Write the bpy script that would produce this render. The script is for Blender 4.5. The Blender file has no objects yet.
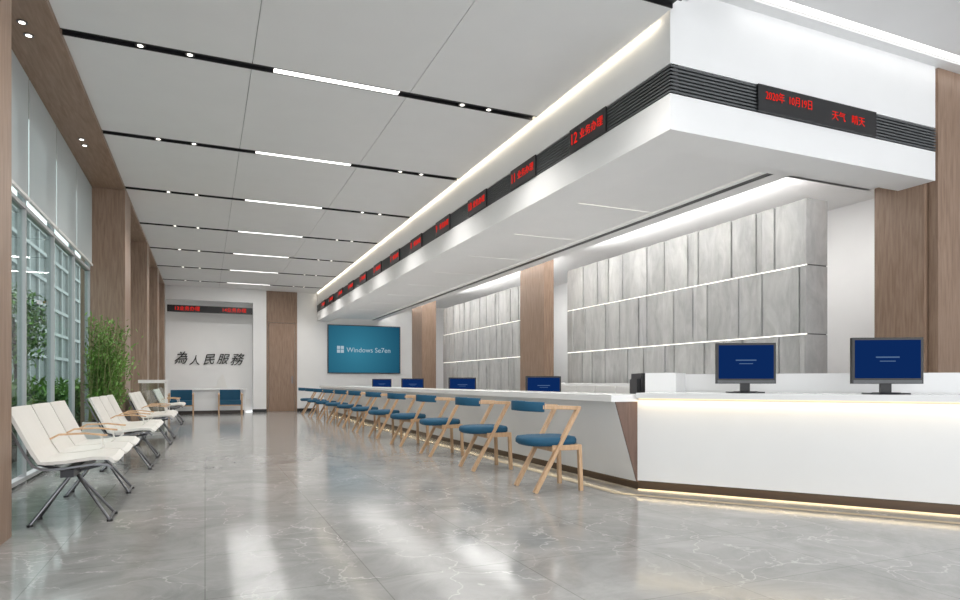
import bpy, bmesh, math, random
from mathutils import Vector, Matrix
random.seed(7)
SC=bpy.context.scene
COL=SC.collection
# ------------------------------------------------------------------ materials
def new_mat(name):
    m=bpy.data.materials.new(name); m.use_nodes=True
    nt=m.node_tree; b=nt.nodes['Principled BSDF']
    return m,nt,b
def plain(name,c,rough=.5,metal=0,emit=None,es=0,spec=.5,var=.03):
    m,nt,b=new_mat(name)
    b.inputs['Roughness'].default_value=rough
    b.inputs['Metallic'].default_value=metal
    b.inputs['Specular IOR Level'].default_value=spec
    n=nt.nodes.new('ShaderNodeTexNoise'); n.inputs['Scale'].default_value=3
    tc=nt.nodes.new('ShaderNodeTexCoord'); nt.links.new(tc.outputs['Object'],n.inputs['Vector'])
    r=nt.nodes.new('ShaderNodeValToRGB')
    r.color_ramp.elements[0].position=.3; r.color_ramp.elements[1].position=.7
    r.color_ramp.elements[0].color=tuple(x*(1-var) for x in c)+(1,)
    r.color_ramp.elements[1].color=tuple(min(1,x*(1+var)) for x in c)+(1,)
    nt.links.new(n.outputs['Fac'],r.inputs['Fac']); nt.links.new(r.outputs['Color'],b.inputs['Base Color'])
    if emit:
        b.inputs['Emission Color'].default_value=tuple(emit)+(1,); b.inputs['Emission Strength'].default_value=es
    return m
def emis(name,c,s):
    m=bpy.data.materials.new(name); m.use_nodes=True; nt=m.node_tree; nt.nodes.clear()
    e=nt.nodes.new('ShaderNodeEmission'); o=nt.nodes.new('ShaderNodeOutputMaterial')
    e.inputs[0].default_value=tuple(c)+(1,); e.inputs[1].default_value=s
    nt.links.new(e.outputs[0],o.inputs[0]); return m
def wood(name,c1,c2,rough=.4,scale=(14,14,1.2)):
    m,nt,b=new_mat(name); b.inputs['Roughness'].default_value=rough
    tc=nt.nodes.new('ShaderNodeTexCoord'); mp=nt.nodes.new('ShaderNodeMapping'); mp.inputs['Scale'].default_value=scale
    n=nt.nodes.new('ShaderNodeTexNoise'); n.inputs['Scale'].default_value=2.5; n.inputs['Detail'].default_value=8; n.inputs['Distortion'].default_value=.6
    r=nt.nodes.new('ShaderNodeValToRGB'); r.color_ramp.elements[0].position=.3; r.color_ramp.elements[1].position=.72
    r.color_ramp.elements[0].color=c1+(1,); r.color_ramp.elements[1].color=c2+(1,)
    nt.links.new(tc.outputs['Object'],mp.inputs[0]); nt.links.new(mp.outputs[0],n.inputs['Vector'])
    nt.links.new(n.outputs['Fac'],r.inputs[0]); nt.links.new(r.outputs[0],b.inputs['Base Color'])
    return m
def marble(name,c1,c2,rough=.35,scale=2.0,stretch=(1,1,1)):
    m,nt,b=new_mat(name); b.inputs['Roughness'].default_value=rough
    tc=nt.nodes.new('ShaderNodeTexCoord'); mp=nt.nodes.new('ShaderNodeMapping'); mp.inputs['Scale'].default_value=stretch
    n=nt.nodes.new('ShaderNodeTexNoise'); n.inputs['Scale'].default_value=scale; n.inputs['Detail'].default_value=10; n.inputs['Roughness'].default_value=.65; n.inputs['Distortion'].default_value=.7
    r=nt.nodes.new('ShaderNodeValToRGB'); r.color_ramp.elements[0].position=.3; r.color_ramp.elements[1].position=.7
    r.color_ramp.elements[0].color=c1+(1,); r.color_ramp.elements[1].color=c2+(1,)
    nt.links.new(tc.outputs['Object'],mp.inputs[0]); nt.links.new(mp.outputs[0],n.inputs['Vector'])
    nt.links.new(n.outputs['Fac'],r.inputs[0]); nt.links.new(r.outputs[0],b.inputs['Base Color'])
    return m
def floor_mat():
    m,nt,b=new_mat('floor_marble_tiles')
    L=nt.links.new
    tc=nt.nodes.new('ShaderNodeTexCoord')
    n1=nt.nodes.new('ShaderNodeTexNoise'); n1.inputs['Scale'].default_value=1.8; n1.inputs['Detail'].default_value=10; n1.inputs['Roughness'].default_value=.72; n1.inputs['Distortion'].default_value=.9
    L(tc.outputs['Object'],n1.inputs['Vector'])
    r1=nt.nodes.new('ShaderNodeValToRGB'); r1.color_ramp.elements[0].position=.3; r1.color_ramp.elements[1].position=.72
    r1.color_ramp.elements[0].color=(.25,.25,.244,1); r1.color_ramp.elements[1].color=(.43,.425,.415,1)
    L(n1.outputs['Fac'],r1.inputs[0])
    nd=nt.nodes.new('ShaderNodeTexNoise'); nd.inputs['Scale'].default_value=2.6; nd.inputs['Detail'].default_value=6
    L(tc.outputs['Object'],nd.inputs['Vector'])
    mx=nt.nodes.new('ShaderNodeVectorMath'); mx.operation='MULTIPLY_ADD'; mx.inputs[1].default_value=(.8,.8,.8)
    L(nd.outputs['Color'],mx.inputs[0]); L(tc.outputs['Object'],mx.inputs[2])
    vo=nt.nodes.new('ShaderNodeTexVoronoi'); vo.feature='DISTANCE_TO_EDGE'; vo.inputs['Scale'].default_value=2.1
    L(mx.outputs[0],vo.inputs['Vector'])
    r2=nt.nodes.new('ShaderNodeValToRGB'); r2.color_ramp.elements[0].position=0; r2.color_ramp.elements[1].position=.02
    r2.color_ramp.elements[0].color=(1,1,1,1); r2.color_ramp.elements[1].color=(0,0,0,1)
    L(vo.outputs['Distance'],r2.inputs[0])
    nb=nt.nodes.new('ShaderNodeTexNoise'); nb.inputs['Scale'].default_value=1.3; nb.inputs['Detail'].default_value=3
    L(tc.outputs['Object'],nb.inputs['Vector'])
    rb=nt.nodes.new('ShaderNodeValToRGB'); rb.color_ramp.elements[0].position=.38; rb.color_ramp.elements[1].position=.58
    rb.color_ramp.elements[1].color=(.75,.75,.75,1)
    L(nb.outputs['Fac'],rb.inputs[0])
    vm=nt.nodes.new('ShaderNodeMixRGB'); vm.blend_type='MULTIPLY'; vm.inputs[0].default_value=1
    L(r2.outputs[0],vm.inputs[1]); L(rb.outputs[0],vm.inputs[2])
    mixv=nt.nodes.new('ShaderNodeMixRGB'); mixv.inputs[2].default_value=(.62,.605,.58,1)
    L(vm.outputs[0],mixv.inputs[0]); L(r1.outputs[0],mixv.inputs[1])
    br=nt.nodes.new('ShaderNodeTexBrick'); br.offset=0; br.inputs['Scale'].default_value=1; br.inputs['Brick Width'].default_value=.8; br.inputs['Row Height'].default_value=.8
    br.inputs['Mortar Size'].default_value=.003; br.inputs['Color1'].default_value=(1,1,1,1); br.inputs['Color2'].default_value=(.93,.93,.93,1); br.inputs['Mortar'].default_value=(.66,.66,.66,1)
    L(tc.outputs['Object'],br.inputs['Vector'])
    mul=nt.nodes.new('ShaderNodeMixRGB'); mul.blend_type='MULTIPLY'; mul.inputs[0].default_value=1
    L(mixv.outputs[0],mul.inputs[1]); L(br.outputs['Color'],mul.inputs[2])
    L(mul.outputs[0],b.inputs['Base Color'])
    b.inputs['Roughness'].default_value=.12; b.inputs['Specular IOR Level'].default_value=.30
    return m
def glass_mat(name,tint,gloss=.12):
    m=bpy.data.materials.new(name); m.use_nodes=True; nt=m.node_tree; nt.nodes.clear()
    t=nt.nodes.new('ShaderNodeBsdfTransparent'); t.inputs[0].default_value=tint+(1,)
    g=nt.nodes.new('ShaderNodeBsdfGlossy'); g.inputs['Roughness'].default_value=.02
    mx=nt.nodes.new('ShaderNodeMixShader'); mx.inputs[0].default_value=gloss
    o=nt.nodes.new('ShaderNodeOutputMaterial')
    nt.links.new(t.outputs[0],mx.inputs[1]); nt.links.new(g.outputs[0],mx.inputs[2]); nt.links.new(mx.outputs[0],o.inputs[0]); return m
def sheer_mat():
    m=bpy.data.materials.new('sheer_blind'); m.use_nodes=True; nt=m.node_tree; nt.nodes.clear()
    t=nt.nodes.new('ShaderNodeBsdfTransparent'); t.inputs[0].default_value=(.95,.96,.97,1)
    g=nt.nodes.new('ShaderNodeBsdfTranslucent'); g.inputs[0].default_value=(.66,.68,.69,1)
    d=nt.nodes.new('ShaderNodeBsdfDiffuse'); d.inputs[0].default_value=(.8,.8,.8,1)
    a=nt.nodes.new('ShaderNodeMixShader'); a.inputs[0].default_value=.5
    mx=nt.nodes.new('ShaderNodeMixShader'); mx.inputs[0].default_value=.8
    o=nt.nodes.new('ShaderNodeOutputMaterial')
    nt.links.new(g.outputs[0],a.inputs[1]); nt.links.new(d.outputs[0],a.inputs[2])
    nt.links.new(t.outputs[0],mx.inputs[1]); nt.links.new(a.outputs[0],mx.inputs[2]); nt.links.new(mx.outputs[0],o.inputs[0]); return m

WHITE=plain('white_paint',(.84,.84,.84),.6,var=.01)
CEILM=plain('ceiling_panel',(.80,.805,.81),.6,var=.01)
GAP=plain('ceiling_joint',(.25,.25,.25),.8)
SOFF=plain('soffit_white',(.87,.87,.87),.6,var=.01)
BLACK=plain('black_metal',(.012,.012,.014),.4)
CHAR=plain('charcoal_slat',(.10,.105,.11),.45)
WOOD=wood('walnut_veneer',(.235,.15,.10),(.35,.24,.175))
WOODD=wood('dark_walnut',(.10,.055,.04),(.17,.10,.075))
WOODH=wood('walnut_veneer_h',(.235,.15,.10),(.35,.24,.175),scale=(14,1.2,14))
OAK=wood('light_oak',(.50,.31,.17),(.66,.44,.27),.4,(20,20,3))
BLUE=plain('teal_upholstery',(.008,.085,.165),.7,var=.08)
COUNTER=plain('counter_solid_surface',(.86,.86,.86),.25,var=.01)
PLAST=plain('white_plastic',(.82,.81,.79),.35,var=.01)
SEATM=plain('bench_shell',(.74,.715,.67),.4,var=.02)
CHROME=plain('brushed_steel',(.22,.22,.235),.3,1)
FRAME=plain('window_frame_grey',(.42,.43,.44),.4)
DARKST=plain('dark_steel',(.05,.05,.055),.35,.6)
KICK=plain('bronze_kick',(.045,.032,.025),.35,.2)
FLOORM=floor_mat()
BORDER=marble('beige_border',(.50,.42,.30),(.62,.54,.42),.15,4)
GLASS=glass_mat('window_glass',(.80,.87,.855))
GLASS2=glass_mat('clear_glass',(.88,.94,.93),.1)
SHEER=sheer_mat()
E_WHITE=emis('light_panel',(1,.98,.95),2.5)
E_STRIP=emis('light_strip',(1,.98,.95),2.5)
E_EDGE=emis('edge_light',(1,.97,.92),1.2)
E_SPOT=emis('spot_lamp',(1,.96,.88),3)
E_WARM=emis('warm_led',(1,.78,.46),1.6)
E_COVE=emis('cove_led',(1,.93,.80),2.0)
E_EDGEC=emis('ceiling_edge_led',(1,.90,.74),.95)
E_LINE=emis('stone_joint_led',(1,.97,.9),1.8)
E_RED=emis('led_red',(1,.03,.02),.8)
E_SCR=emis('screen_blue',(.006,.035,.17),.6)
E_SCRW=emis('screen_text',(.2,.35,.65),.4)
E_TVT=emis('display_lettering',(.6,.75,.85),.6)
def tv_mat():
    m=bpy.data.materials.new('display_teal'); m.use_nodes=True; nt=m.node_tree; nt.nodes.clear()
    tc=nt.nodes.new('ShaderNodeTexCoord'); g=nt.nodes.new('ShaderNodeTexGradient'); g.gradient_type='SPHERICAL'
    mp=nt.nodes.new('ShaderNodeMapping'); mp.inputs['Location'].default_value=(-4.9/2.0,0,-2.1/2.0); mp.inputs['Scale'].default_value=(1/2.0,0,1/2.0)
    r=nt.nodes.new('ShaderNodeValToRGB'); r.color_ramp.elements[0].color=(.012,.09,.17,1); r.color_ramp.elements[1].color=(.06,.32,.47,1)
    e=nt.nodes.new('ShaderNodeEmission'); e.inputs[1].default_value=.6; o=nt.nodes.new('ShaderNodeOutputMaterial')
    nt.links.new(tc.outputs['Object'],mp.inputs[0]); nt.links.new(mp.outputs[0],g.inputs[0]); nt.links.new(g.outputs['Fac'],r.inputs[0]); nt.links.new(r.outputs[0],e.inputs[0]); nt.links.new(e.outputs[0],o.inputs[0]); return m
TVM=tv_mat()
INK=plain('black_ink_letters',(.01,.01,.01),.5)
MARB=[marble('grey_stone_%d'%i,(.35*k,.35*k,.345*k),(.54*k,.54*k,.53*k),.4,2.2,(2.2,3.0,1.0)) for i,k in enumerate((.95,1.0,1.05))]
JOINT=plain('stone_joint',(.12,.12,.12),.8)
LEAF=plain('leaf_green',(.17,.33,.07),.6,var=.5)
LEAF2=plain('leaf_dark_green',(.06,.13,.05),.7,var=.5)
STEM=plain('bamboo_stem',(.20,.24,.08),.5)
SOIL=plain('soil',(.05,.035,.025),.9)
PAVE=plain('pavement',(.20,.21,.20),.8,var=.1)
FACADE=plain('outside_facade',(.15,.17,.17),.6,var=.05)
FACADE2=plain('outside_facade_bands',(.30,.32,.32),.6,var=.05)

# ------------------------------------------------------------------ mesh builder
class MB:
    def __init__(s): s.v=[]; s.f=[]; s.m=[]; s.mats=[]; s.sm=[]
    def mi(s,m):
        if m not in s.mats: s.mats.append(m)
        return s.mats.index(m)
    def add(s,vs,fs,m,smooth=False):
        o=len(s.v); s.v+= [tuple(v) for v in vs]; k=s.mi(m)
        for f in fs: s.f.append([i+o for i in f]); s.m.append(k); s.sm.append(smooth)
    def box(s,x0,x1,y0,y1,z0,z1,m):
        vs=[(x0,y0,z0),(x1,y0,z0),(x1,y1,z0),(x0,y1,z0),(x0,y0,z1),(x1,y0,z1),(x1,y1,z1),(x0,y1,z1)]
        s.add(vs,[(0,3,2,1),(4,5,6,7),(0,1,5,4),(1,2,6,5),(2,3,7,6),(3,0,4,7)],m)
    def prism(s,poly,z0,z1,m):
        n=len(poly); vs=[(p[0],p[1],z0) for p in poly]+[(p[0],p[1],z1) for p in poly]
        fs=[tuple(range(n))[::-1],tuple(range(n,2*n))]+[(i,(i+1)%n,n+(i+1)%n,n+i) for i in range(n)]
        s.add(vs,fs,m)
    def extr_y(s,prof,y0,y1,m,smooth=False,caps=True):
        n=len(prof); vs=[(p[0],y0,p[1]) for p in prof]+[(p[0],y1,p[1]) for p in prof]
        fs=[(i,(i+1)%n,n+(i+1)%n,n+i) for i in range(n)]
        s.add(vs,fs,m,smooth)
        if caps: s.add(vs,[tuple(range(n)),tuple(range(n,2*n))[::-1]],m)
    def sweep(s,pts,w,h,m,up=Vector((0,0,1)),smooth=False,nseg=0):
        P=[Vector(p) for p in pts]; rings=[]
        for i,p in enumerate(P):
            t=(P[min(i+1,len(P)-1)]-P[max(i-1,0)]).normalized()
            side=t.cross(up)
            if side.length<1e-3: side=t.cross(Vector((0,1,0)))
            side.normalize(); u=side.cross(t).normalized()
            if nseg:
                rings.append([p+side*(w*math.cos(2*math.pi*k/nseg))+u*(h*math.sin(2*math.pi*k/nseg)) for k in range(nseg)])
            else:
                c=.18
                q=[(1,1-c),(1-c,1),(-1+c,1),(-1,1-c),(-1,-1+c),(-1+c,-1),(1-c,-1),(1,-1+c)]
                rings.append([p+side*(a*w/2)+u*(b*h/2) for a,b in q])
        n=len(rings[0]); vs=[v for r in rings for v in r]
        fs=[(i*n+k,i*n+(k+1)%n,(i+1)*n+(k+1)%n,(i+1)*n+k) for i in range(len(rings)-1) for k in range(n)]
        s.add(vs,fs,m,smooth or nseg>0)
        s.add(vs,[tuple(range(n))[::-1],tuple(range(len(vs)-n,len(vs)))],m)
    def cyl(s,c,r,h,m,n=20,r2=None):
        r2=r if r2 is None else r2
        vs=[(c[0]+r*math.cos(2*math.pi*k/n),c[1]+r*math.sin(2*math.pi*k/n),c[2]) for k in range(n)]+[(c[0]+r2*math.cos(2*math.pi*k/n),c[1]+r2*math.sin(2*math.pi*k/n),c[2]+h) for k in range(n)]
        s.add(vs,[tuple(range(n))[::-1],tuple(range(n,2*n))],m)
        s.add(vs,[(k,(k+1)%n,n+(k+1)%n,n+k) for k in range(n)],m,True)
    def build(s,name,bevel=0,loc=None,rotz=0,parent=None):
        me=bpy.data.meshes.new(name); me.from_pydata(s.v,[],s.f)
        for m in s.mats: me.materials.append(m)
        for p,k,q in zip(me.polygons,s.m,s.sm): p.material_index=k; p.use_smooth=q
        bm=bmesh.new(); bm.from_mesh(me); bmesh.ops.recalc_face_normals(bm,faces=bm.faces); bm.to_mesh(me); bm.free()
        me.update()
        return inst(me,name,loc,rotz,bevel,parent)
def inst(me,name,loc=None,rotz=0,bevel=0,parent=None):
    o=bpy.data.objects.new(name,me); COL.objects.link(o)
    if loc: o.location=loc
    o.rotation_euler[2]=rotz
    if bevel:
        b=o.modifiers.new('bevel','BEVEL'); b.width=bevel; b.segments=2; b.limit_method='ANGLE'; b.angle_limit=math.radians(50)
    if parent: o.parent=parent
    return o
def text(body,name,loc,rot,size,mat,parent,ax='LEFT',ext=.002,shear=0,off=0,sx=1):
    c=bpy.data.curves.new(name,'FONT'); c.body=body; c.size=size; c.extrude=ext; c.align_x=ax; c.align_y='CENTER'; c.shear=shear; c.offset=off
    c.resolution_u=3
    c.materials.append(mat); o=bpy.data.objects.new(name,c); COL.objects.link(o); o.location=loc; o.rotation_euler=rot; o.scale=(sx,1,1)
    if parent:
        o.parent=parent
    return o
R90=math.pi/2
def area(name,loc,sx,sy,power,col=(1,1,1),rot=(0,0,0),spread=None):
    l=bpy.data.lights.new(name,'AREA'); l.shape='RECTANGLE'; l.size=sx; l.size_y=sy; l.energy=power; l.color=col
    if spread: l.spread=spread
    o=bpy.data.objects.new(name,l); COL.objects.link(o); o.location=loc; o.rotation_euler=rot; return o

XL=-1.15; XW=-1.65; ZC=4.05; XF=3.55; YF=4.26; YB=22.5; ZR=4.29; XR=9.2
YN=-1.5
# ------------------------------------------------------------------ floor
b=MB(); b.box(XW-.05,XR+.1,YN,YB+.1,-.1,0,FLOORM); b.build('floor')
b=MB()
tracks=[4.12+2.43*i for i in range(8)]
ys=[YN-.06]+tracks+[YB+.06]
XE=XF-.05
for i in range(len(ys)-1):
    y0=ys[i]+.06; y1=ys[i+1]-.06
    if y1-y0<.05: continue
    w=(XF-XL)/3
    for k in range(3):
        b.box(XL+k*w+.003,min(XL+(k+1)*w-.003,XE if i>0 else XF),y0,y1,ZC,ZC+.05,CEILM)
    for k in (1,2):
        b.box(XL+k*w-.01,XL+k*w+.01,y0,y1,ZC+.02,ZC+.03,GAP)
b.box(XL,XF,YN,YB,ZC+.09,ZC+.14,BLACK)
b.box(XF-.01,XF+.02,YN,YF-.3,ZC,ZR+.05,CEILM)
b.build('ceiling')
for t in tracks:
    b=MB()
    b.box(XL,XE,t-.06,t-.05,ZC-.003,ZC+.05,BLACK); b.box(XL,XE,t+.05,t+.06,ZC-.003,ZC+.05,BLACK)
    b.box(XL,XE,t-.055,t+.055,ZC+.03,ZC+.055,BLACK)
    b.box(.62,1.88,t-.045,t+.045,ZC-.001,ZC+.02,E_WHITE)
    for x in (-.54,-.13,2.6,2.92):
        b.cyl((x,t,ZC-.0),.045,.03,BLACK,16); b.cyl((x,t,ZC-.004),.024,.01,E_SPOT,16)
    b.build('linear_ceiling_light')
    area('ceiling_light_lamp',(1.25,t,ZC-.01),1.2,.09,15,(1,.98,.95))
    for x in (-.33,2.76):
        l=bpy.data.lights.new('track_spot_lamp','SPOT'); l.energy=95; l.spot_size=math.radians(125); l.spot_blend=.9; l.shadow_soft_size=.04; l.color=(1,.97,.93)
        ob=bpy.data.objects.new('track_spot_lamp',l); COL.objects.link(ob); ob.location=(x,t,ZC-.02)
# right raised ceiling
b=MB()
b.box(XF+.02,XR,YN,4.02,ZR,ZR+.05,CEILM); b.box(XF+.02,XR,4.14,YF+.05,ZR,ZR+.05,CEILM)
b.box(XF+.02,XR,4.02,4.14,ZR+.03,ZR+.05,BLACK); b.box(4.3,XR,4.06,4.10,ZR-.002,ZR+.03,E_STRIP)
b.build('ceiling_front_right')
# ------------------------------------------------------------------ fascia / soffit over counter
b=MB()
Z1,Z2,Z3=3.10,3.40,3.65
b.box(XF,XF+.08,YF,YB,Z1,Z2,SOFF); b.box(XF,XF+.08,YF,YB,Z3,ZC+.25,SOFF); b.box(XF+.03,XF+.08,YF,YB,Z2,Z3,BLACK)
b.box(XF+.08,7.0,YF,YF+.08,Z1,Z2,SOFF); b.box(XF+.08,7.0,YF,YF+.08,Z3,ZR,SOFF); b.box(XF+.08,7.0,YF+.03,YF+.08,Z2,Z3,BLACK)
b.box(XF+.08,3.94,YF+.08,YB,Z1,Z1+.04,SOFF); b.box(3.94,7.0,YF+.08,4.61,Z1,Z1+.04,SOFF)
b.box(3.94,3.98,4.61,YB,Z1+.0,3.24,SOFF); b.box(3.98,7.0,4.61,4.65,Z1,3.24,SOFF)
b.box(3.98,4.22,4.65,YB,3.2,3.24,SOFF); b.box(4.22,7.0,4.65,5.0,3.2,3.24,SOFF)
y=5.0
while y<YB-.1:
    y2=min(y+1.8,YB); b.box(4.25,5.36,y+.016,y2-.016,3.215,3.25,SOFF); y=y2
b.box(4.22,5.40,5.0,YB,3.265,3.28,E_COVE)
b.box(5.38,5.44,5.0,YB,3.20,3.26,SOFF); b.box(5.44,5.54,5.0,YB,3.205,3.24,BLACK); b.box(5.54,5.74,5.0,YB,3.20,3.26,SOFF); b.box(5.70,5.74,5.0,YB,3.26,3.4,SOFF)
b.box(5.74,7.0,4.96,5.02,3.2,3.4,SOFF)
for k in range(8):
    z=Z2+.010+k*.0302
    b.box(XF-.005,XF+.03,YF,YB,z,z+.015,CHAR); b.box(XF,7.0,YF-.005,YF+.03,z,z+.015,CHAR)
b.build('soffit_fascia')
b=MB(); b.box(5.3,XR,4.95,YB,3.75,3.8,WHITE); b.box(7.0,XR,4.9,5.0,3.6,3.8,WHITE); b.build('ceiling_staff_area')
b=MB(); b.box(5.5,5.64,5.1,YB-.2,3.30,3.34,E_COVE); b.build('trim_cove_light')
area('cove_lamp',(5.6,13.7,3.36),.16,17,190,(1,.985,.96),(math.pi,0,0))
b=MB(); b.box(XE+.004,XF-.006,YF,YB-.1,ZC+.04,ZC+.06,E_EDGEC); b.build('trim_cove_warm')
area('fascia_cove_lamp',(XF-.026,13.4,ZC+.03),.03,18,20,(1,.88,.68),(0,math.radians(6),0))
for n in range(12):
    y0=5.16+1.42*n
    b=MB(); b.box(XF-.025,XF-.006,y0,y0+.66,Z2+.005,Z3-.005,BLACK)
    o=b.build('led_counter_sign',.003)
    text('%d'%(12-n),'led_number',(XF-.028,y0+.64,(Z2+Z3)/2),(R90,0,-R90),.165,E_RED,o,sx=.85,off=-.001)
    text('业务办理','led_text',(XF-.028,y0+.46,(Z2+Z3)/2),(R90,0,-R90),.105,E_RED,o,sx=1.0,off=-.0012)
b=MB(); b.box(4.5,6.05,YF-.03,YF-.006,Z2+.005,Z3-.005,BLACK); o=b.build('led_date_sign',.003)
text('2020年  10月19日','led_text_date',(4.58,YF-.033,Z2+.15),(R90,0,0),.098,E_RED,o,sx=.8,off=-.001)
text('天气   晴天','led_text_weather',(5.42,YF-.033,Z2+.11),(R90,0,0),.095,E_RED,o,sx=1,off=-.001)
# ------------------------------------------------------------------ walls
b=MB()
b.box(2.885,XR,YB,YB+.1,0,ZC+.1,WHITE); b.box(1.885,2.88,YB+.035,YB+.1,0,ZC+.1,WHITE)
b.box(XW,1.46,YB+.3,YB+.4,0,ZC+.1,WHITE); b.box(1.46,1.875,YB-.12,YB+.4,0,ZC,WHITE)
b.box(XL,1.46,YB-.1,YB+.3,3.62,ZC,WHITE)
b.build('wall_back')
b=MB(); b.box(1.44,1.885,YB-.135,YB-.12,0,.1,BLACK); b.box(2.88,3.55,YB-.015,YB,0,.1,BLACK); b.build('baseboard_back')
b=MB()
b.box(1.88,2.88,YB-.02,YB+.03,3.0,ZC,WOOD); b.box(1.88,1.95,YB-.02,YB+.03,0,3.0,WOOD); b.box(2.81,2.88,YB-.02,YB+.03,0,3.0,WOOD)
b.box(1.96,2.80,YB-.01,YB+.03,0.005,2.99,WOOD)
b.box(2.70,2.73,YB-.05,YB-.01,.95,1.2,CHROME); b.build('door_1')
b=MB(); b.box(XR,XR+.1,YN,YB,0,ZR+.1,WHITE); b.build('wall_right')
b=MB(); b.box(7.0,8.0,4.37,4.92,0,3.6,WOOD); b.box(7.05,XR,4.262,4.36,0,ZR,WOOD); b.build('wood_clad_column')
b=MB(); b.box(6.2,6.42,11.2,12.25,0,3.75,WOOD); b.build('wood_clad_column')
b=MB(); b.box(6.0,6.45,18.4,19.4,0,3.75,WOOD); b.build('wood_clad_column')
def stone(name,x,y0,y1,th=.36):
    b=MB(); rows=[(0,.74),(.755,1.57),(1.585,2.40),(2.415,3.2)]
    b.box(x+.03,x+th,y0+.005,y1,0,3.19,JOINT)
    seq=[.09,.13,.44,.09,.30,.13,.46,.20,.09,.34,.09,.24,.4]
    for ri,(z0,z1) in enumerate(rows):
        y=y0; k=(0,3,0,6)[ri]
        while y<y1-.02:
            w=seq[k%len(seq)]; k+=1
            if y+w>y1-.1: w=y1-y
            dd=(0,.012,0,.018)[k%4]
            b.box(x+dd,x+.04,y+.007,y+w-.007,z0,z1,MARB[(k*7+ri)%3]); y+=w
        if ri in (2,3) or ri==1: b.box(x+.020,x+.031,y0,y1,z0-.015,z0,E_LINE)
    b.box(x,x+th,y0-.012,y0,0,.74,MARB[1]); 
    for z0,z1 in rows[1:]: b.box(x+.0,x+th,y0-.012,y0,z0,z1,MARB[1])
    b.build(name)
stone('stone_feature_wall',6.6,5.5,11.0)
stone('stone_feature_wall',6.6,12.4,18.2)
area('staff_ceiling_fill',(6.78,8.25,3.22),.22,5.2,95,(1,.985,.96),(math.pi,0,0))  # added fill above both stone walls, aimed up to brighten the staff ceiling
area('staff_ceiling_fill',(6.78,15.3,3.22),.22,5.4,95,(1,.985,.96),(math.pi,0,0))
# ------------------------------------------------------------------ left wall
b=MB(); b.box(XW-.2,XL,YN,YB,ZC-.05,ZC+.14,WOODH)
b.build('trim_wood_beam')
b=MB()
for y in (1.4,6.4,9.2,13.6,16.8,20.4):
    for dy in (0,.22):
        b.cyl((-1.4,y+dy,ZC-.058),.04,.01,CHROME,16); b.cyl((-1.4,y+dy,ZC-.061),.024,.006,E_SPOT,16)
b.build('recessed_downlights')
for y0,y1 in ((4.1,5.0),(11.4,12.2),(15.5,16.1),(18.8,19.5),(21.7,22.4)):
    b=MB(); b.box(XW-.1,XL,y0,y1,0,ZC-.05,WOOD); b.build('wood_clad_column')
    if y0>5:
        b=MB(); b.box(XL-.04,XL-.01,y1,y1+.05,0.0,ZC-.05,FRAME); b.box(XL-.01,XL-.006,y1+.01,y1+.03,.05,ZC-.1,E_EDGE); b.build('column_edge_light')
segs=[(YN,4.1),(5.0,11.4),(12.2,15.5),(16.1,18.8),(19.5,21.7)]
for wi,(y0,y1) in enumerate(segs):
    b=MB(); n=max(1,round((y1-y0)/1.3)); w=(y1-y0)/n
    b.box(XW-.004,XW+.004,y0,y1,.1,ZC-.05,GLASS)
    for k in range(n+1):
        yy=min(max(y0+k*w,y0+.02),y1-.02); b.box(XW-.04,XW+.03,yy-.015,yy+.015,0,ZC-.05,FRAME)
    for z in (.05,2.72):
        b.box(XW-.04,XW+.03,y0,y1,z-.02,z+.02,FRAME)
    b.build('window_%d'%(wi+1))
    b=MB()
    for k in range(n):
        b.box(XW+.05,XW+.055,y0+k*w+.02,y0+(k+1)*w-.02,2.8,ZC-.06,SHEER)
        b.box(XW+.04,XW+.07,y0+k*w+.02,y0+(k+1)*w-.02,2.78,2.81,PLAST)
    b.build('sheer_roller_blind')
# outside
b=MB(); b.box(-30,XW-.06,-10,70,-.25,-.15,PAVE); b.build('ground_outside')
b=MB()
b.box(-12,-10,-8,90,-.15,11,FACADE)
for k in range(40): 
    b.box(-9.99,-9.85,-6+k*2.4,-5.75+k*2.4,-.15,11,FACADE2)
for z in (.9,2.6,4.3,6.0,7.7,9.4,10.8): b.box(-9.99,-9.8,-8,90,z,z+.22,FACADE2)
b.build('outside_building')
def foliage(b,cx,cy,rx,ry,z0,z1,n,mat,s=.09):
    for i in range(n):
        x=min(max(cx+random.gauss(0,.45)*rx,cx-rx),cx+rx*.8); y=cy+random.uniform(-1,1)*ry; z=random.uniform(z0,z1)
        d=Vector((random.uniform(-1,1),random.uniform(-1,1),random.uniform(-.8,.9))).normalized()
        q=d.cross(Vector((random.random(),random.random(),1))).normalized()
        l=s*random.uniform(.6,1.4); p=Vector((x,y,z))
        b.add([p,p+d*l*.5+q*l*.13,p+d*l,p+d*l*.5-q*l*.13],[(0,1,2,3)],mat)
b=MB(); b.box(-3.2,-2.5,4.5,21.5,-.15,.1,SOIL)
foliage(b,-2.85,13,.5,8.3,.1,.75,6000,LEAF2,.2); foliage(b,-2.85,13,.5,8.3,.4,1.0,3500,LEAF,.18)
b.build('outdoor_hedge')
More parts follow.
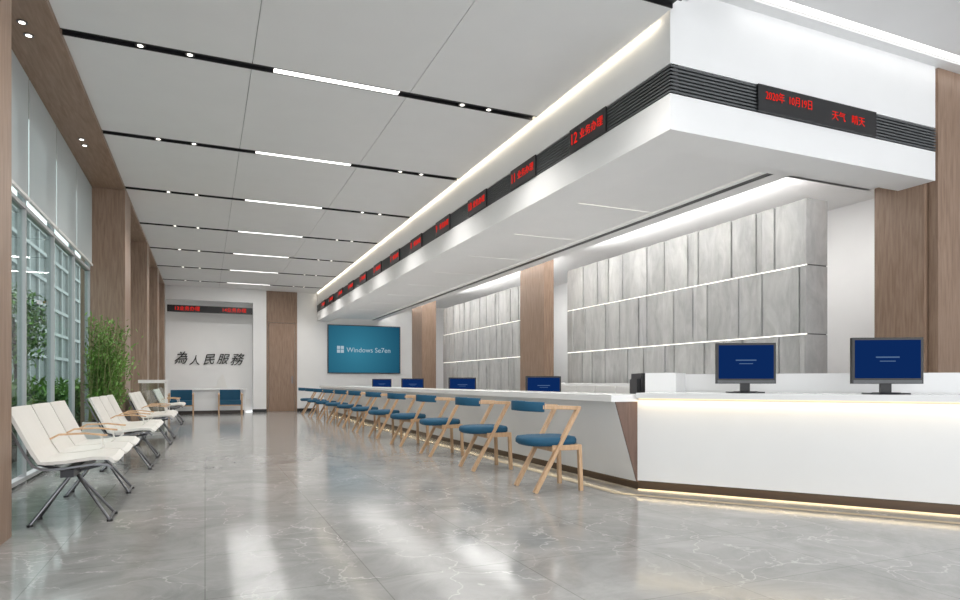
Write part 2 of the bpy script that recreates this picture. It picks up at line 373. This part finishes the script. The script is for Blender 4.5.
for (tx,ty,th) in ((-5.2,10,3.6),(-6,16,4.2),(-5.0,22,3.8)):
    b=MB(); b.sweep([(tx,ty,-.15),(tx+.05,ty,1.2),(tx-.05,ty+.05,th*.75)],.05,.05,SOIL,up=Vector((0,1,0)),nseg=8)
    for i in range(2600):
        u_=Vector((random.gauss(0,1),random.gauss(0,1),random.gauss(0,1))).normalized()*random.uniform(.5,1)
        p=Vector((tx+u_.x*.95,ty+u_.y*.95,th*.68+u_.z*th*.34)); l=random.uniform(.1,.22)
        dd=Vector((random.uniform(-1,1),random.uniform(-1,1),random.uniform(-1,.6))).normalized(); q=dd.cross(Vector((.3,.2,1))).normalized()
        b.add([p,p+dd*l*.5+q*l*.22,p+dd*l,p+dd*l*.5-q*l*.22],[(0,1,2,3)],LEAF if i%2 else LEAF2)
    b.build('street_tree')
# bamboo plant
b=MB()
cx,cy=-1.34,10.65
b.box(cx-.2,cx+.2,cy-.5,cy+.5,0,.45,PLAST); b.box(cx-.18,cx+.18,cy-.48,cy+.48,.45,.455,SOIL)
for i in range(64):
    x=cx+random.uniform(-.15,.15); y=cy+random.uniform(-.42,.42); h=random.uniform(.8,1.5); dx=random.uniform(-.06,.26); dy=random.uniform(-.2,.12)
    pts=[(x,y,.44),(x+dx*.3,y+dy*.3,.44+h*.5),(x+dx,y+dy,.44+h)]
    b.sweep(pts,.006,.006,STEM,up=Vector((0,1,0)),nseg=5)
    for k in range(80):
        t=random.uniform(.15,1); p=Vector((x+dx*t*t+random.gauss(0,.07),y+dy*t*t+random.gauss(0,.07),.44+h*t))
        p.x=max(p.x,XW+.16); p.y=min(p.y,11.28)
        d=Vector((random.uniform(-1,1),random.uniform(-1,1),random.uniform(-.2,1))).normalized(); q=d.cross(Vector((.3,.2,1))).normalized(); l=random.uniform(.05,.1)
        b.add([p,p+d*l*.5+q*l*.15,p+d*l,p+d*l*.5-q*l*.15],[(0,1,2,3)],LEAF)
b.build('potted_bamboo')
b=MB(); b.box(-1.12,-.68,13.4,13.412,.06,.98,GLASS2); b.box(-1.14,-.66,13.38,13.43,.98,1.04,PLAST); b.box(-1.14,-.66,13.38,13.43,0,.06,PLAST)
b.box(-.69,-.66,13.38,13.43,0,1,PLAST); b.build('glass_barrier')
# ------------------------------------------------------------------ counters
P0=Vector((3.68,4.87)); d=Vector((.605,-.796)).normalized(); nrm=Vector((-d.y,d.x))
b=MB()
Y0,Y1=4.87,21.0
b.extr_y([(3.67,.08),(3.43,.82),(3.95,.82),(3.95,.08)],Y0+.012,Y1,COUNTER)
b.extr_y([(3.672,.08),(3.435,.818),(3.70,.818),(3.70,.08)],Y0-.0,Y0+.012,WOODD)
b.box(3.71,4.6,Y0+.02,Y1,0,.08,KICK)
b.box(3.39,4.0,Y0,Y1,.82,.88,COUNTER)
b.box(3.95,4.7,Y0+.02,Y1,.08,.12,COUNTER); b.box(3.95,4.7,Y0+.02,Y1,.68,.72,COUNTER)
b.box(4.66,4.7,Y0+.02,Y1,.08,.7,COUNTER)
def pp(t,s): v=P0+d*t+nrm*s; return (v.x,v.y)
LEN=5.0
def slab(t0,t1,s0,s1,z0,z1,m):
    poly=[pp(t0,s0),pp(t1,s0),pp(t1,s1),pp(t0,s1)]
    b.prism(poly,z0,z1,m)
slab(0,LEN,0,.06,.09,.84,COUNTER); slab(0.0,LEN,.025,.12,0,.09,KICK)
slab(-.0,LEN,-.05,.85,.85,.90,COUNTER)
slab(0.02,LEN,.8,.84,.0,.84,COUNTER)
slab(.02,LEN,-.03,-.015,.842,.85,E_WARM)
slab(0,LEN,.012,.024,.0,.010,E_WARM)
slab(.25,LEN,.86,.90,.0,1.08,COUNTER)
slab(-.05,.25,.45,.9,.9,1.09,COUNTER)
b.build('service_counter')
area('counter_toe_lamp',(*pp(LEN/2,-.005),.085),LEN,.015,4,(1,.78,.45),(0,0,math.atan2(d.y,d.x)))
area('counter_ledge_lamp',(*pp(LEN/2,-.035),.838),LEN,.02,4,(1,.80,.50),(0,0,math.atan2(d.y,d.x)))
area('counter_toe_lamp',(3.69,(Y0+Y1)/2,.07),.015,Y1-Y0,5,(1,.78,.45))
# floor border strip
b=MB()
b.add([(3.36,Y1,.003),(3.43,Y1,.003),(3.43,4.80,.003),(3.36,4.77,.003)],[(0,1,2,3)],BORDER)
u0=Vector((3.43,4.80)); w0=Vector((3.36,4.77)); 
b.add([(w0.x,w0.y,.003),(u0.x,u0.y,.003),(u0.x+d.x*5,u0.y+d.y*5,.003),(w0.x+d.x*5,w0.y+d.y*5,.003)],[(0,1,2,3)],BORDER)
b.build('trim_floor_border')
b=MB(); b.box(6.0,6.4,5.6,10.8,0,.98,COUNTER)
for k in range(9): b.box(5.985,6.0,5.62+k*.575,6.17+k*.575,.1,.94,PLAST)
b.build('staff_cabinet',.004)
# ------------------------------------------------------------------ monitors
def monitor(loc,rotz,w=.56,h=.34,stand=.09,lift=0):
    b=MB(); z0=stand
    b.box(-w/2,w/2,-.02,.02,z0,z0+h,BLACK)
    b.box(-w/2+.02,w/2-.02,-.0215,-.02,z0+.045,z0+h-.02,E_SCR)
    b.box(-w/2+.01,w/2-.01,-.022,-.02,z0+.005,z0+.03,CHAR)
    b.box(-.09,.09,-.0225,-.0215,z0+h*.56,z0+h*.59,E_SCRW); b.box(-.06,.06,-.0225,-.0215,z0+h*.48,z0+h*.50,E_SCRW)
    b.box(-w/2+.06,w/2-.06,.02,.05,z0+.06,z0+h-.06,BLACK)
    b.box(-.04,.04,.0,.035,.015,z0+.06,BLACK); b.cyl((0,.0,0),.12,.016,BLACK,24,.10)
    b.box(-.15,.15,-.07,.09,0,.012,BLACK)
    return b.build('computer_monitor',.004,loc,rotz)
monitor((4.52,4.40,.90),math.radians(-30),.52,.37,.085)
monitor((5.08,3.47,.90),math.radians(-30),.54,.375,.085)
for y in (7.7,10.7,13.7,16.4): monitor((4.25,y,.72),math.radians(-10),.5,.3,.06)
monitor((4.2,5.55,.72),math.radians(65),.5,.31,.06)
# ------------------------------------------------------------------ chairs
b=MB()
def arc(a0,a1,n,rx,ry,z,cx=0,dz=0): return [(cx+rx*math.cos(math.radians(a0+(a1-a0)*i/n)),ry*math.sin(math.radians(a0+(a1-a0)*i/n)),z+dz*abs(i/n-.5)*2) for i in range(n+1)]
back=arc(108,252,18,.27,.25,.785,-.03,-.012)
b.sweep(back,.04,.09,BLUE,smooth=True)
for s in (-1,1):
    b.sweep([(back[-1 if s<0 else 0][0]-.02,s*.238,.772),(.08,s*.247,.768),(.245,s*.235,.76)],.034,.036,OAK)
    b.sweep([(.235,s*.235,.772),(-.20,s*.225,0.0)],.036,.048,OAK,up=Vector((0,1,0)))
    b.sweep([(.25,s*.215,.42),(.265,s*.22,0)],.036,.04,OAK,up=Vector((0,1,0)))
    b.sweep([(-.03,s*.215,.40),(.265,s*.215,.40)],.034,.05,OAK)
b.sweep([(.25,-.215,.40),(.25,.215,.40)],.034,.05,OAK)
b.sweep([(-.01,-.22,.387),(-.01,.22,.387)],.034,.045,OAK)
N=32; rings=[]
for (sc,z) in ((.90,.415),(1,.435),(1,.47),(.95,.49),(.7,.50),(.3,.502)):
    r=[]
    for k in range(N):
        t=2*math.pi*k/N; c_,s_=math.cos(t),math.sin(t)
        r.append((.01+sc*.265*abs(c_)**.62*(1 if c_>0 else -1), sc*.24*abs(s_)**.62*(1 if s_>0 else -1), z))
    rings.append(r)
vs=[v for r in rings for v in r]
b.add(vs,[(i*N+k,i*N+(k+1)%N,(i+1)*N+(k+1)%N,(i+1)*N+k) for i in range(len(rings)-1) for k in range(N)],BLUE,True)
b.add(vs,[tuple(range(N))[::-1],tuple(range(len(vs)-N,len(vs)))],BLUE,True)
first=b.build('counter_chair',0,(2.94,5.30,0),math.radians(-4)); cm=first.data
for n in range(1,11):
    inst(cm,'counter_chair',(2.96,5.32+1.5*n,0),math.radians(random.uniform(-6,4)))
# visitor armchairs against back wall (face -Y)
b=MB()
b.box(-.30,.30,-.27,.24,.30,.44,BLUE); b.box(-.30,.30,.20,.28,.42,.76,BLUE)
for s in (-1,1):
    b.sweep([(s*.33,-.27,0),(s*.33,-.27,.60)],.035,.035,OAK,up=Vector((0,1,0)))
    b.sweep([(s*.33,.27,0),(s*.33,.27,.66)],.035,.035,OAK,up=Vector((0,1,0)))
    b.sweep([(s*.33,-.29,.61),(s*.33,.28,.65)],.05,.03,OAK); b.sweep([(s*.33,-.27,.32),(s*.33,.27,.32)],.03,.04,OAK)
b.sweep([(-.33,-.25,.29),(.33,-.25,.29)],.03,.04,OAK); b.sweep([(-.33,.25,.29),(.33,.25,.29)],.03,.04,OAK)
vc=b.build('visitor_armchair',.012,(-.66,21.3,0)).data
inst(vc,'visitor_armchair',(.72,21.3,0),0,.012)
b=MB(); b.box(-1.05,1.05,-.22,.22,.74,.79,COUNTER); b.box(-1.0,1.0,-.16,-.12,.1,.74,COUNTER); b.box(-1.02,-.97,-.2,.2,0,.74,COUNTER); b.box(.97,1.02,-.2,.2,0,.74,COUNTER); b.box(-.97,.97,-.14,-.12,0,.1,KICK)
b.build('reception_desk',.004,(.18,22.05,0))
# ------------------------------------------------------------------ benches
def bench():
    b=MB(); W=.63; n=3
    inner=[(.46,.415),(.43,.44),(.34,.445),(.18,.425),(.06,.42),(.0,.445),(-.045,.52),(-.12,.68),(-.185,.82)]
    outer=[]
    P=[Vector(p) for p in inner]
    for i,p in enumerate(P):
        t=(P[min(i+1,len(P)-1)]-P[max(i-1,0)]).normalized(); outer.append(p+Vector((-t.y,t.x))*-.022)
    for k in range(n):
        y0=k*W+.016; y1=(k+1)*W-.016
        prof=[tuple(p) for p in P]+[tuple(p) for p in outer[::-1]]
        m=len(P)
        NY=6; rows=[]
        for j in range(NY+1):
            f=j/NY; yy=y0+(y1-y0)*f; e=abs(2*f-1)**2*.018
            rows.append([(p[0]+(e if p[0]<0.02 else 0),yy,p[1]+(e if p[0]>=.02 else 0)) for p in prof])
        L=len(prof); vs=[v for r in rows for v in r]
        b.add(vs,[(j*L+i,j*L+(i+1)%L,(j+1)*L+(i+1)%L,(j+1)*L+i) for j in range(NY) for i in range(L)],SEATM,False)
        for j in (0,NY):
            b.add(vs,[(j*L+i,j*L+i+1,j*L+L-2-i,j*L+L-1-i) for i in range(m-1)],SEATM)
    for k in range(n+1):
        y=k*W
        b.sweep([(p.x*1.0-.004,y,p.y-.012) for p in P],.014,.022,CHROME,up=Vector((0,1,0)))
    b.box(.14,.22,.05,n*W-.05,.345,.395,DARKST)
    for y in (.32,n*W-.32):
        b.sweep([(.38,y,.40),(.18,y,.35),(-.03,y,.41),(-.15,y,.70)],.02,.03,DARKST,up=Vector((0,1,0)))
        for sy in (-.14,.14):
            b.sweep([(.18,y,.36),(.42,y+sy,.01)],.011,.011,CHROME,up=Vector((0,1,0)),nseg=8)
            b.sweep([(.18,y,.36),(-.06,y+sy,.01)],.011,.011,CHROME,up=Vector((0,1,0)),nseg=8)
            b.cyl((.42,y+sy,0),.02,.015,BLACK,12); b.cyl((-.06,y+sy,0),.02,.015,BLACK,12)
        b.sweep([(.42,y-.14,.02),(.42,y+.14,.02)],.009,.009,CHROME,nseg=6)
        b.sweep([(-.06,y-.14,.02),(-.06,y+.14,.02)],.009,.009,CHROME,nseg=6)
    for k in range(1,n+1):
        y=min(max(k*W,.0),n*W)
        b.sweep([(.20,y,.37),(.20,y,.40),(.33,y,.50),(.31,y,.585)],.012,.022,SEATM,up=Vector((0,1,0)))
        b.sweep([(.35,y,.585),(.2,y,.605),(.03,y,.60),(-.06,y,.55)],.035,.014,OAK)
    return b
bb=bench().build('waiting_bench',0,(-1.05,5.10,0)); bm_=bb.data
for y,x in ((8.05,-1.0),(11.2,-.93),(16.4,-.93)): inst(bm_,'waiting_bench',(x,y,0))
# ------------------------------------------------------------------ wall display + calligraphy
b=MB(); b.box(3.9,6.5,YB-.06,YB-.001,1.30,3.0,DARKST); b.box(3.93,6.47,YB-.064,YB-.06,1.33,2.97,TVM)
o=b.build('wall_display_screen',.004)
text('Windows Se7en','display_text',(4.55,YB-.068,2.12),(R90,0,0),.24,E_TVT,o)
b=MB()
for (dx,dz,r) in ((0,0,0),(.13,.0,0),(0,-.13,0),(.13,-.13,0)): b.box(4.22+dx,4.33+dx,YB-.072,YB-.066,2.15+dz,2.26+dz,E_TVT)
b.build('display_logo',parent=o)
b=MB(); b.box(XL+.05,1.44,YB-.13,YB-.1,3.22,3.44,BLACK); o=b.build('led_hall_sign',.003)
text('13业务办理','led_text',(XL+.25,YB-.134,3.33),(R90,0,0),.15,E_RED,o); text('14业务办理','led_text',(.5,YB-.134,3.33),(R90,0,0),.15,E_RED,o)
o=bpy.data.objects.new('wall_calligraphy',None); COL.objects.link(o)
for i,(ch,sz,dz,rr,sh) in enumerate((('為',.42,.03,.06,.4),('人',.35,-.04,0,.2),('民',.38,.0,.08,.35),('服',.37,.02,-.03,.3),('務',.42,.0,.05,.4))):
    text(ch,'brush_character',(-.74+i*.42,YB+.28,1.72+dz),(R90,-rr,0),sz,INK,o,ax='CENTER',ext=.01,shear=sh,off=.001,sx=.95)
b=MB(); pts=[]
X0=-.9; n=60
for i in range(n+1):
    t=i/n; x=X0+t*2.3
    h=.45+.75*math.exp(-((t-.62)/.07)**2)+.35*math.exp(-((t-.48)/.1)**2)+.25*math.exp(-((t-.2)/.1)**2)+.3*math.exp(-((t-.8)/.08)**2)+.03*math.sin(i*1.7)
    pts.append((x,h))
prof=[(X0,.05)]+[(x,z) for x,z in pts]+[(X0+2.3,.05)]
b.extr_y(prof[::-1],YB+.22,YB+.3,PLAST); b.build('mountain_wall_relief')
# ------------------------------------------------------------------ lights
for k in range(4):
    y=6.5+k*4.2
    area('staff_cove_lamp',(7.9,y,3.72),.3,2.5,25,(1,.98,.95))
for y in (5.9,6.8,7.7,8.6,9.5,10.4,13,14,15,16,17):
    l=bpy.data.lights.new('wall_washer','SPOT'); l.energy=34; l.spot_size=math.radians(50); l.spot_blend=.7; l.shadow_soft_size=.04; l.color=(1,.96,.9)
    ob=bpy.data.objects.new('wall_washer',l); COL.objects.link(ob); ob.location=(6.30,y,3.7); ob.rotation_euler=(0,math.radians(-6),0)
for k in range(9):
    area('counter_soffit_lamp',(4.8,5.9+k*1.8,3.212),1.05,1.7,9,(1,.98,.95))
# world
w=bpy.data.worlds.new('World'); SC.world=w; w.use_nodes=True
bg=w.node_tree.nodes['Background']; bg.inputs[0].default_value=(.95,.975,1,1); bg.inputs[1].default_value=2.5
# camera
cam=bpy.data.cameras.new('camera'); co=bpy.data.objects.new('camera',cam); COL.objects.link(co); SC.camera=co
co.location=(0,0,1.0); co.rotation_euler=(R90,0,math.radians(-23.25)); cam.lens=24; cam.sensor_width=36; cam.shift_y=82/960; cam.clip_end=200
SC.view_settings.view_transform='Standard'
SC.view_settings.look='None'
SC.view_settings.exposure=.08
